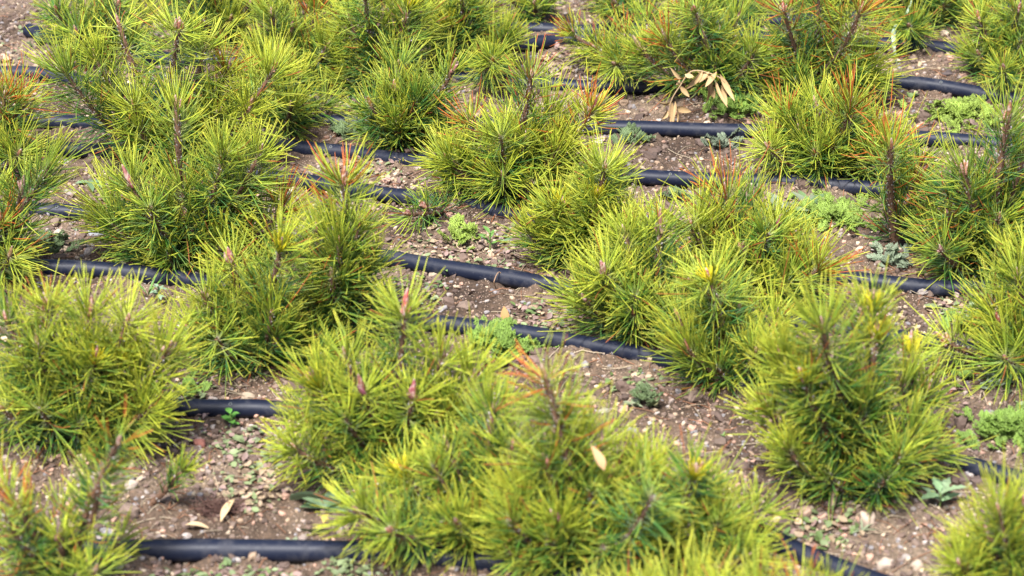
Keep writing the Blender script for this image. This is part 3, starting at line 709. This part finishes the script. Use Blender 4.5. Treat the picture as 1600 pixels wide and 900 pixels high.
stone(1382, 888, .014, .011, .011, (.56, .44, .35), 'pale rounded stone close to the bottom edge')
stone(1258, 805, .011, .010, .012, (.50, .33, .24), 'upright tan stone left of the peach stone')
stone(312, 690, .010, .009, .008, (.40, .16, .12), 'small reddish stone on the soil at lower left')
stone(205, 770, .010, .008, .009, (.62, .50, .42), 'small whitish stone near the thin pine twig')
stone(1480, 125, .012, .010, .008, (.12, .09, .085), 'dark soil-coloured stone under the top right pine')
stone(1355, 575, .012, .010, .012, (.20, .14, .12), 'brown stone hidden beside the big right pine')
stone(1560, 665, .012, .009, .008, (.50, .38, .30), 'tan stone on the bare soil at right')
stone(1432, 890, .010, .009, .009, (.55, .43, .33), 'small peach stone at the bottom right')
stone(370, 855, .012, .008, .006, (.36, .38, .42), 'bluish grey chip just above the bottom hose')

# ------------------------------------------------------------------ litter
def litter():
    n = 4600; X_ = rng.uniform(-.95, .95, n); Y_ = rng.uniform(2.7, 5.0, n); a = rng.random(n) * 6.28
    t = np.array([0, .33, .66, 1.]); L = rng.uniform(.02, .055, n)
    D = np.stack([np.cos(a), np.sin(a), 0 * a], -1); S = np.stack([-np.sin(a), np.cos(a), 0 * a], -1)
    nb = 2600; bi = rng.integers(0, len(MOUNDS), nb)
    X_[:nb] = np.array(MOUNDS)[bi, 0] + rng.normal(0, .07, nb); Y_[:nb] = np.array(MOUNDS)[bi, 1] + rng.normal(-.03, .06, nb)
    P = np.stack([X_, Y_, 0 * X_], -1)[:, None] + L[:, None, None] * (D[:, None] * t[None, :, None] + S[:, None] * (rng.normal(0, .25, n)[:, None] * t ** 2)[:, :, None])
    P[:, :, 2] = ground_h(P[:, :, 0], P[:, :, 1]) + .0012
    P[:, 1:3, 2] += rng.uniform(0, .003, (n, 1))
    V, F = tubes(P, np.full((n, 4), .0006), 3)
    c = np.where(rng.random((n, 1)) < .6, [[.30, .14, .075]], [[.45, .36, .25]]) * rng.uniform(.6, 1.2, (n, 1))
    o = mesh_obj('needle_litter', V, F, M_dry, np.repeat(c, 12, 0)); tag(o, 'fallen brown pine needles and straw lying on the soil', 'needle litter', kind='stuff')
    parts = []
    for _ in range(1300):
        x, y = rng.uniform(-.95, .95), rng.uniform(2.7, 5.0)
        if vnoise(np.array(x * 6 + 20), np.array(y * 6)) < rng.uniform(-.3, .35): continue
        g = np.array([x, y, gz(x, y) + .002]); a_ = rng.random() * 6.28; s_ = rng.uniform(.004, .013)
        V, F = leaf_strip(g, [math.cos(a_), math.sin(a_), rng.normal(0, .25)], np.array([rng.normal(0, .5), rng.normal(0, .5), 1.]), s_, s_ * rng.uniform(.35, .8), rng.normal(0, .4), rng.uniform(-.2, .3), 5)
        parts.append((V, F, np.array([(.42, .30, .20), (.30, .21, .17), (.50, .38, .26), (.22, .14, .11)][rng.integers(4)]) * rng.uniform(.7, 1.15)))
    V, F, C = cat(parts); o = mesh_obj('leaf_litter', V, F, M_dry, C); tag(o, 'dry flakes of leaf and wood scattered on the soil', 'leaf litter', kind='stuff')
litter()

# ------------------------------------------------------------------ single notable things
# the dried weed hanging from the woody pine
g0 = gp(1135, 158); Yd = g0[1] - .12
root = empty('dried_weed', tuple(g0)); tag(root, 'dried tan weed with curled hanging leaves caught on the woody pine', 'dried weed')
sp = [vp(1140, 135, Yd), vp(1118, 118, Yd), vp(1082, 111, Yd), vp(1062, 135, Yd), vp(1048, 160, Yd), vp(1045, 190, Yd)]
path = catmull(np.array(sp), 8); V, F = tubes(path[None], np.full((1, len(path)), .0011), 6)
mesh_obj('stem', V - g0, F, M_dry, np.array([.45, .31, .17]), root)
for (x, y, dx, dy, ln) in [(1120,112,-4,24,.03),(1125,116,6,30,.035),(1070,116,10,14,.02),(1044,172,-8,10,.02),(1058,170,22,14,.024),(1108,112,-8,12,.018),(1130,125,2,22,.028),(1118,124,-2,30,.03),(1128,140,4,14,.02),(1046,188,-2,14,.02),(1078,112,8,18,.026),(1090,112,12,10,.028),(1098,110,-3,30,.045),(1104,112,4,32,.045),(1066,122,-14,-6,.020),(1062,130,-4,16,.018),(1062,134,16,14,.026),
                           (1048,158,-10,14,.028),(1050,160,12,12,.030),(1052,168,20,8,.028),(1047,182,-6,20,.022),(1047,184,4,16,.018),(1112,130,6,26,.03),(1055,158,8,18,.024)]:
    b_ = vp(x, y, Yd); d_ = vp(x + dx + rng.normal(0, 7), y + dy + rng.normal(0, 4), Yd - .012 * rng.normal()) - b_
    V, F = leaf_strip(b_ - g0, d_, np.array([rng.normal(0, .6), -1, rng.normal(0, .4)]), ln * rng.uniform(.75, 1.2), rng.uniform(.006, .0105), rng.choice([-1, 1]) * rng.uniform(.3, 1.1), rng.uniform(.2, .6), 9)
    mesh_obj('leaf', V, F, M_dry, np.broadcast_to(np.array([.50, .33, .16]) * rng.uniform(.75, 1.1), (len(V), 3)), root)

def blade(pts, Yoff, wd, colr, name, lab, catg, thick=None):
    """a long ribbon leaf through the given places"""
    P = catmull(np.array(pts), 8); n = len(P); T = unit(np.gradient(P, axis=0)); S = unit(np.cross(T, np.array([0, .8, .6]) + 0 * T))
    prof = np.interp(np.linspace(0, 1, n), [0, .15, .6, 1], [.4, .9, 1, .25]) * wd / 2; U = np.cross(S, T)
    V = np.stack([P - S * prof[:, None] + U * prof[:, None] * .35, P, P + S * prof[:, None] + U * prof[:, None] * .35], 1).reshape(-1, 3)
    i = np.arange(n - 1) * 3; F = np.concatenate([np.stack([i, i+1, i+4, i+3], -1), np.stack([i+1, i+2, i+5, i+4], -1)])
    b0 = P[0].copy(); o = mesh_obj(name, V - b0, F, M_leaf, np.broadcast_to(np.array(colr), (len(V), 3))); o.location = b0; return tag(o, lab, catg)
Yb = gp(1402, 108)[1]
blade([vp(1425, 0, Yb + .12), vp(1418, 20, Yb + .09), vp(1405, 34, Yb + .05), vp(1397, 50, Yb + .02), vp(1397, 75, Yb - .01), vp(1402, 106, Yb)], 0, .0085, (.42, .52, .36), 'grass_blade', 'pale folded grass blade hanging over the upper right hose', 'grass blade')
Yb = gp(1450, 40)[1]
blade([gp(1425, 45, .01), vp(1440, 22, Yb), vp(1468, 8, Yb)], 0, .012, (.07, .15, .05), 'grass_blade', 'dark green grass blade half hidden behind the pale one', 'grass blade')
blade([gp(455, 782, .018), gp(480, 776, .03), gp(530, 785, .02)], 0, .018, (.14, .22, .12), 'strap_leaf', 'broad folded green leaf lying left of the front pine', 'leaf')
blade([gp(470, 828, .004), gp(495, 832, .012), gp(530, 828, .008)], 0, .012, (.14, .18, .09), 'strap_leaf', 'curled dark leaf on the soil just above the bottom hose', 'leaf')
def dry_leaf(x, y, z, D, ln, wd, c, lab, Y=None, up=(0, 0, 1.), curl=.4):
    b_ = gp(x, y, z) if Y is None else vp(x, y, Y)
    V, F = leaf_strip(np.zeros(3), D, np.array(up), ln, wd, curl, .2, 9)
    o = mesh_obj('dry_leaf', V, F, M_dry, np.broadcast_to(np.array(c), (len(V), 3))); o.location = b_; tag(o, lab, 'dry leaf')
Yl = gp(930, 900)[1] - .05
dry_leaf(944, 735, 0, (-.3, .15, 1), .028, .011, (.52, .31, .15), 'pale orange dry leaf standing in the large blurred front pine', Yl, (.5, -1, .2), .55)
dry_leaf(470, 520, .01, (1, 0, .1), .03, .01, (.35, .2, .1), 'brown dry leaf beneath the upright pine column')
dry_leaf(1330, 600, .01, (1, .2, .1), .03, .014, (.3, .2, .16), 'grey-brown dry leaf beside the big right pine', None)
dry_leaf(1480, 607, .008, (1, .1, .15), .032, .013, (.26, .16, .14), 'purple-brown dry leaf left of the silvery wormwood-like weed')
dry_leaf(345, 815, .008, (.25, .9, .5), .045, .010, (.60, .43, .24), 'tan curled dry leaf standing beside the brown fuzzy clump')
dry_leaf(290, 820, .006, (1, .1, .1), .03, .010, (.60, .44, .26), 'tan flat dry leaf left of the brown fuzzy clump')
dry_leaf(790, 505, .012, (-.1, .2, 1), .022, .012, (.42, .22, .08), 'rusty curled leaf above the left end of the central hose', None, (0, -1, .2))
dry_leaf(505, 817, .006, (.3, .8, .3), .022, .012, (.5, .38, .1), 'yellowing leaf beside the curled dark leaf')
dry_leaf(1300, 800, .004, (.15, .5, .9), .045, .007, (.5, .36, .24), 'pale dry leaf strip leaning on the big right pine', None, (0, -1, .2), .1)
# brown fuzzy clump of dead roots
n = 420; a_ = rng.random(n) * 6.28; t = np.array([0, .5, 1.])
g = gp(340, 802); c0 = np.stack([rng.normal(0, .013, n), rng.normal(0, .008, n), np.abs(rng.normal(.004, .006, n))], -1) + [g[0], g[1], gz(g[0], g[1])]
P = c0[:, None] + rng.uniform(.006, .014, n)[:, None, None] * (unit(rng.normal(size=(n, 3)) * [1, .6, .5])[:, None] * t[None, :, None])
V, F = tubes(P, np.full((n, 3), .0005), 3)
o = mesh_obj('root_clump', V - g, F, M_dry, np.array([.13, .065, .05])); o.location = g; tag(o, 'brown fuzzy clump of dead roots on the soil above the bottom hose', 'root clump')
# twigs
def twig(pts, r, c, lab):
    P = catmull(np.array([gp(*q_) for q_ in pts]), 6); V, F = tubes(P[None], np.full((1, len(P)), r), 6)
    b0 = P[0].copy(); o = mesh_obj('twig', V - b0, F, M_dry, np.array(c)); o.location = b0; tag(o, lab, 'twig')
twig([(912,152,.004),(917,140,.02),(921,128,.03)], .0012, (.38, .27, .2), 'short dry twig leaning on the hose above the centre pine')
twig([(1190,285,.022),(1200,262,.006),(1212,250,.004)], .0012, (.5, .42, .33), 'thin pale twig over the straight hose')
twig([(108,345,.004),(108,335,.022),(113,325,.028)], .0008, (.5, .38, .24), 'bent straw over the third left hose')
twig([(775,450,.002),(772,440,.022),(780,425,.026),(790,440,.01)], .0007, (.4, .25, .15), 'looped brown root over the second centre hose')
twig([(1530,625,.004),(1535,610,.006),(1545,640,.004)], .001, (.5, .38, .28), 'forked pale root on the bare soil at right')
twig([(640,378,.004),(665,362,.006),(710,368,.006),(660,385,.004)], .0008, (.32, .15, .08), 'reddish curled dead needle strand below the lone branch')
# sprouts scattered everywhere on the open soil
def sprouts():
    parts = []
    for _ in range(210):
        x, y = rng.uniform(-.9, .9), rng.uniform(2.75, 4.95); z = gz(x, y)
        if vnoise(np.array(x * 4 + 3), np.array(y * 4 + 50)) < rng.uniform(-.35, .25): continue
        n = rng.integers(3, 9); ln = rng.uniform(.006, .018); thin = rng.random() < .4
        c = np.array([(.20, .28, .09), (.16, .25, .07), (.26, .30, .18), (.30, .28, .14)][rng.integers(4)])
        for i in range(n):
            a = 2.4 * i + rng.random(); V, F = leaf_strip(np.array([x, y, z + .001]), [math.cos(a), math.sin(a), rng.uniform(.05, 1.2)], np.array([rng.normal(0, .2), 0, 1.]),
                                        ln * rng.uniform(.6, 1.2), ln * (.2 if thin else .5), rng.uniform(0, .6), .2, 6, .3 if rng.random() < .4 else 0)
            parts.append((V, F, c * rng.uniform(.75, 1.25)))
    V, F, C = cat(parts); o = mesh_obj('sprouts', V, F, M_leaf, C); tag(o, 'small green sprouts coming up all over the open soil', 'ground cover', kind='stuff')
sprouts()
